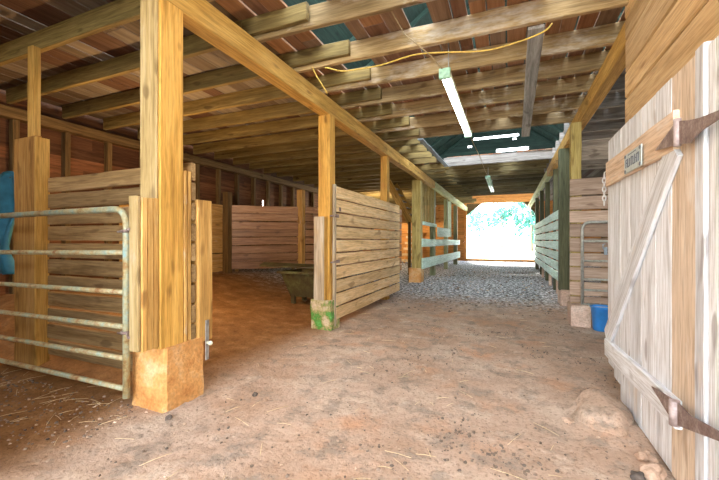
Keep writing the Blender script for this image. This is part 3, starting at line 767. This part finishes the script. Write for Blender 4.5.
# pale slatted stall side along the right of the aisle
e = empty('slatted_stall_side', 'pale green slatted side of the right stalls, bowed boards', 'stall side')
mb = MB(); z = .38
for k in range(7):
    for (a, b) in ((9.0, 13.4), (13.4, 18.3)):
        mb.board((1.07, a, z + .108 + R.uniform(-.008, .008)), (1.07, b - .01, z + .108 + R.uniform(-.008, .008)), .205, .03, jit=.004, seg=8, bow=R.uniform(-.012, .012))
    z += .243
mb.build('board_panel', M['teal'], e)
for y in (10.2, 12.0, 14.5): MB().box((1.09, y, .0), (1.16, y + .08, 2.05), axis=2).build('batten', M['concpink'], e)

# ---------------------------------------------------------------- overhead odds and ends
e = empty('fluorescent_light', 'long lit fluorescent light hanging under the near joists', 'light', 'fluorescent lights over the aisle')
MB().box((-.705, 3.98, 3.17), (-.595, 6.42, 3.22), axis=1, jit=0, ch=.01).build('fixture_body', M['cream'], e)
for x in (-.675, -.625):
    MB().tube([(x, 4.02, 3.145), (x, 5.2, 3.145), (x, 6.38, 3.145)], .019, 12).build('fluorescent_tube', M['tubeon'], e)
for y in (3.965, 6.40): MB().box((-.71, y, 3.115), (-.59, y + .05, 3.225), jit=0, ch=.006).build('end_cap', M['greencap'], e)
for y in (4.25, 6.1): MB().tube([(-.65, y, 3.22), (-.65, y, 3.71)], .006, 6).build('hanger', M['steel'], e)
e = empty('fluorescent_light', 'pale green unlit fluorescent light hanging beyond the loft hole', 'light', 'fluorescent lights over the aisle')
MB().box((-.66, 11.3, 3.20), (-.52, 14.6, 3.26), axis=1, jit=0, ch=.01).build('fixture_body', M['greencap'], e)
for x in (-.625, -.555): MB().tube([(x, 11.35, 3.185), (x, 13, 3.185), (x, 14.55, 3.185)], .019, 10).build('fluorescent_tube', M['tubeoff'], e)
for y in (11.6, 14.3): MB().tube([(-.59, y, 3.26), (-.59, y, 3.6)], .008, 6).build('hanger', M['steel'], e)

MB().board((.25, 4.0, 3.478), (.31, 8.1, 3.478), .15, .03, (1, 0, 0), jit=.003).build('nailed_plank', M['rafter'], label='brown plank nailed lengthwise under the joists right of the lit tube', cat='plank')
MB().board((-1.72, 7.45, 3.47), (-1.66, 10.5, 3.47), .12, .02, (1, 0, 0), jit=.002).build('metal_strip', M['bluebar'], label='blue grey metal strip crossing the left side of the loft hole', cat='metal strip')
mb = MB()
mb.tube([(-2.26, 3.90, 3.50), (-2.2, 3.9, 3.38), (-2.13, 3.9, 3.27), (-2.06, 3.92, 3.15)], .008, 6)
pts = [V(p) for p in ((-2.06, 3.87, 3.44), (-2.01, 3.85, 3.42), (-1.86, 3.85, 3.36), (-1.72, 3.85, 3.34), (-1.35, 3.85, 3.33), (-.97, 3.85, 3.37), (-.68, 3.85, 3.34), (-.24, 3.85, 3.27), (.07, 3.85, 3.29), (.3, 3.85, 3.34), (.38, 3.88, 3.42))]
sp = []
for i in range(len(pts) - 1):
    p0, p1, p2, p3 = pts[max(i - 1, 0)], pts[i], pts[i + 1], pts[min(i + 2, len(pts) - 1)]
    for q in range(5):
        f = q / 5
        sp.append(.5 * ((2 * p1) + (p2 - p0) * f + (2 * p0 - 5 * p1 + 4 * p2 - p3) * f * f + (3 * p1 - p0 - 3 * p2 + p3) * f ** 3))
sp.append(pts[-1])
mb.tube(sp, .008, 6)
mb.build('power_cord', M['cord'], label='yellow cord sagging across the aisle under the near joists', cat='cord')
MB().tube([(-1.13, 3.3, 3.72), (-1.06, 3.8, 3.6), (-.77, 3.85, 3.32), (-.66, 3.99, 3.2)], .006, 6).build('lamp_wire', M['wire'], label='thin brown wire running down to the lit fluorescent light', cat='wire')
MB().tube([(-.65, 6.40, 3.2), (-.62, 8.5, 3.25), (-.60, 10.2, 3.22), (-.59, 11.3, 3.25)], .006, 6).build('lamp_wire', M['wire'], label='thin wire strung between the lit and the unlit fluorescent lights', cat='wire')

# ---------------------------------------------------------------- outside
mb = MB(); mb.prism([(-60, 24.9, -.06), (60, 24.9, -.06), (60, 140, -.06), (-60, 140, -.06)], (0, 0, -.1))
mb.build('field', M['field'], label='sunlit pale field beyond the far doorway', cat='field', kind='structure')
mb = MB(); mb.prism([(-30, -40, -.06), (30, -40, -.06), (30, -3.0, -.06), (-30, -3.0, -.06)], (0, 0, -.1))
mb.build('yard', M['field'], label='pale yard outside the open near entrance', cat='yard', kind='structure')
def tree(x, y, h, w, label, seed):
    rr = random.Random(seed)
    e = empty('tree', label, 'tree', 'trees beyond the field')
    MB().tube([(x, y, -.1), (x + .1, y, h * .3), (x - .1, y, h * .7)], [.28, .22, .08], 8).build('trunk', M['trunk'], e)
    bm = bmesh.new()
    blobs = [(V((x + rr.uniform(-w, w), y + rr.uniform(-w, w) * .6, h * rr.uniform(.25, .95))), rr.uniform(.25, .5) * w) for _ in range(14)]
    for i in range(2200):
        c, r = rr.choice(blobs)
        d = V((rr.gauss(0, 1), rr.gauss(0, 1), rr.gauss(0, 1))).normalized()
        p = c + d * r * rr.uniform(.6, 1.05); s = rr.uniform(.12, .3)
        a = V((rr.gauss(0, 1), rr.gauss(0, 1), rr.gauss(0, 1))).normalized(); b = a.orthogonal().normalized()
        bm.faces.new([bm.verts.new(p + a * s), bm.verts.new(p + b * s * .6), bm.verts.new(p - a * s), bm.verts.new(p - b * s * .6)])
    me = bpy.data.meshes.new('crown'); bm.to_mesh(me); bm.free(); me.materials.append(M['leaf'])
    o = bpy.data.objects.new('crown', me); COL.objects.link(o); o.parent = e
tree(-7.5, 62, 8, 3.2, 'pale leafy tree at left beyond the field, seen through the doorway', 1)
tree(-1.2, 68, 9, 3.0, 'pale leafy tree in the middle beyond the field, seen through the doorway', 2)
tree(2.6, 50, 7, 2.2, 'leafy tree at right beyond the field, seen through the doorway', 3)

# ---------------------------------------------------------------- light
w = bpy.data.worlds.new('sky'); S.world = w; w.use_nodes = True
t = w.node_tree; bg = t.nodes['Background']
tc = t.nodes.new('ShaderNodeTexCoord'); sx = t.nodes.new('ShaderNodeSeparateXYZ'); t.links.new(tc.outputs['Generated'], sx.inputs[0])
c = ramp(t, sx.outputs['Z'], [(0, (1, 1, 1)), (.5, (.80, .90, 1))]); t.links.new(c, bg.inputs[0]); bg.inputs[1].default_value = 7.0
def lamp(name, typ, loc, power, col, size=.1, rot=None, **kw):
    d = bpy.data.lights.new(name, typ); d.energy = power; d.color = col
    if typ == 'POINT': d.shadow_soft_size = size
    if typ == 'AREA': d.size = size; d.shape = 'RECTANGLE'; d.size_y = kw.get('size_y', size)
    if typ == 'SUN': d.angle = .02
    o = bpy.data.objects.new(name, d); COL.objects.link(o); o.location = loc
    if rot: o.rotation_euler = rot
    return o
lamp('sun', 'SUN', (0, 60, 30), 9, (1, .95, .88), rot=(math.radians(-50), 0, math.radians(12)))
lamp('stall_fill', 'POINT', (-4.9, 4.0, 2.0), 85, (1, .62, .27), .06)  # unseen lamp behind the front post, added to warm the second stall
lamp('deep_bay_fill', 'POINT', (-5.6, 15.6, 2.75), 160, (1, .80, .55), .05)  # unseen fill, added to brighten the far left bay
lamp('right_bay_fill', 'POINT', (3.1, 9.2, 2.5), 70, (1, .84, .66), .05)  # unseen fill, added to light the space behind the open door
lamp('front_stall_fill', 'POINT', (-5.2, .6, 3.1), 7, (1, .62, .28), .08)  # unseen warm fill for the first stall, added out of view
lamp('entrance_fill', 'POINT', (-.6, .3, 3.3), 40, (1, .72, .42), .1)  # unseen warm fill above the camera, added for girder and ceiling

cam = bpy.data.cameras.new('camera'); cam.sensor_width = 36; cam.lens = 18.0; cam.clip_end = 500; cam.clip_start = .05
co = bpy.data.objects.new('camera', cam); COL.objects.link(co); co.location = (0, 0, 1.35)
co.rotation_euler = (math.radians(90), 0, math.radians(22.6)); S.camera = co
S.view_settings.view_transform = 'Standard'; S.view_settings.look = 'None'; S.view_settings.gamma = 1; S.view_settings.exposure = 1.05
S.view_settings.use_curve_mapping = False
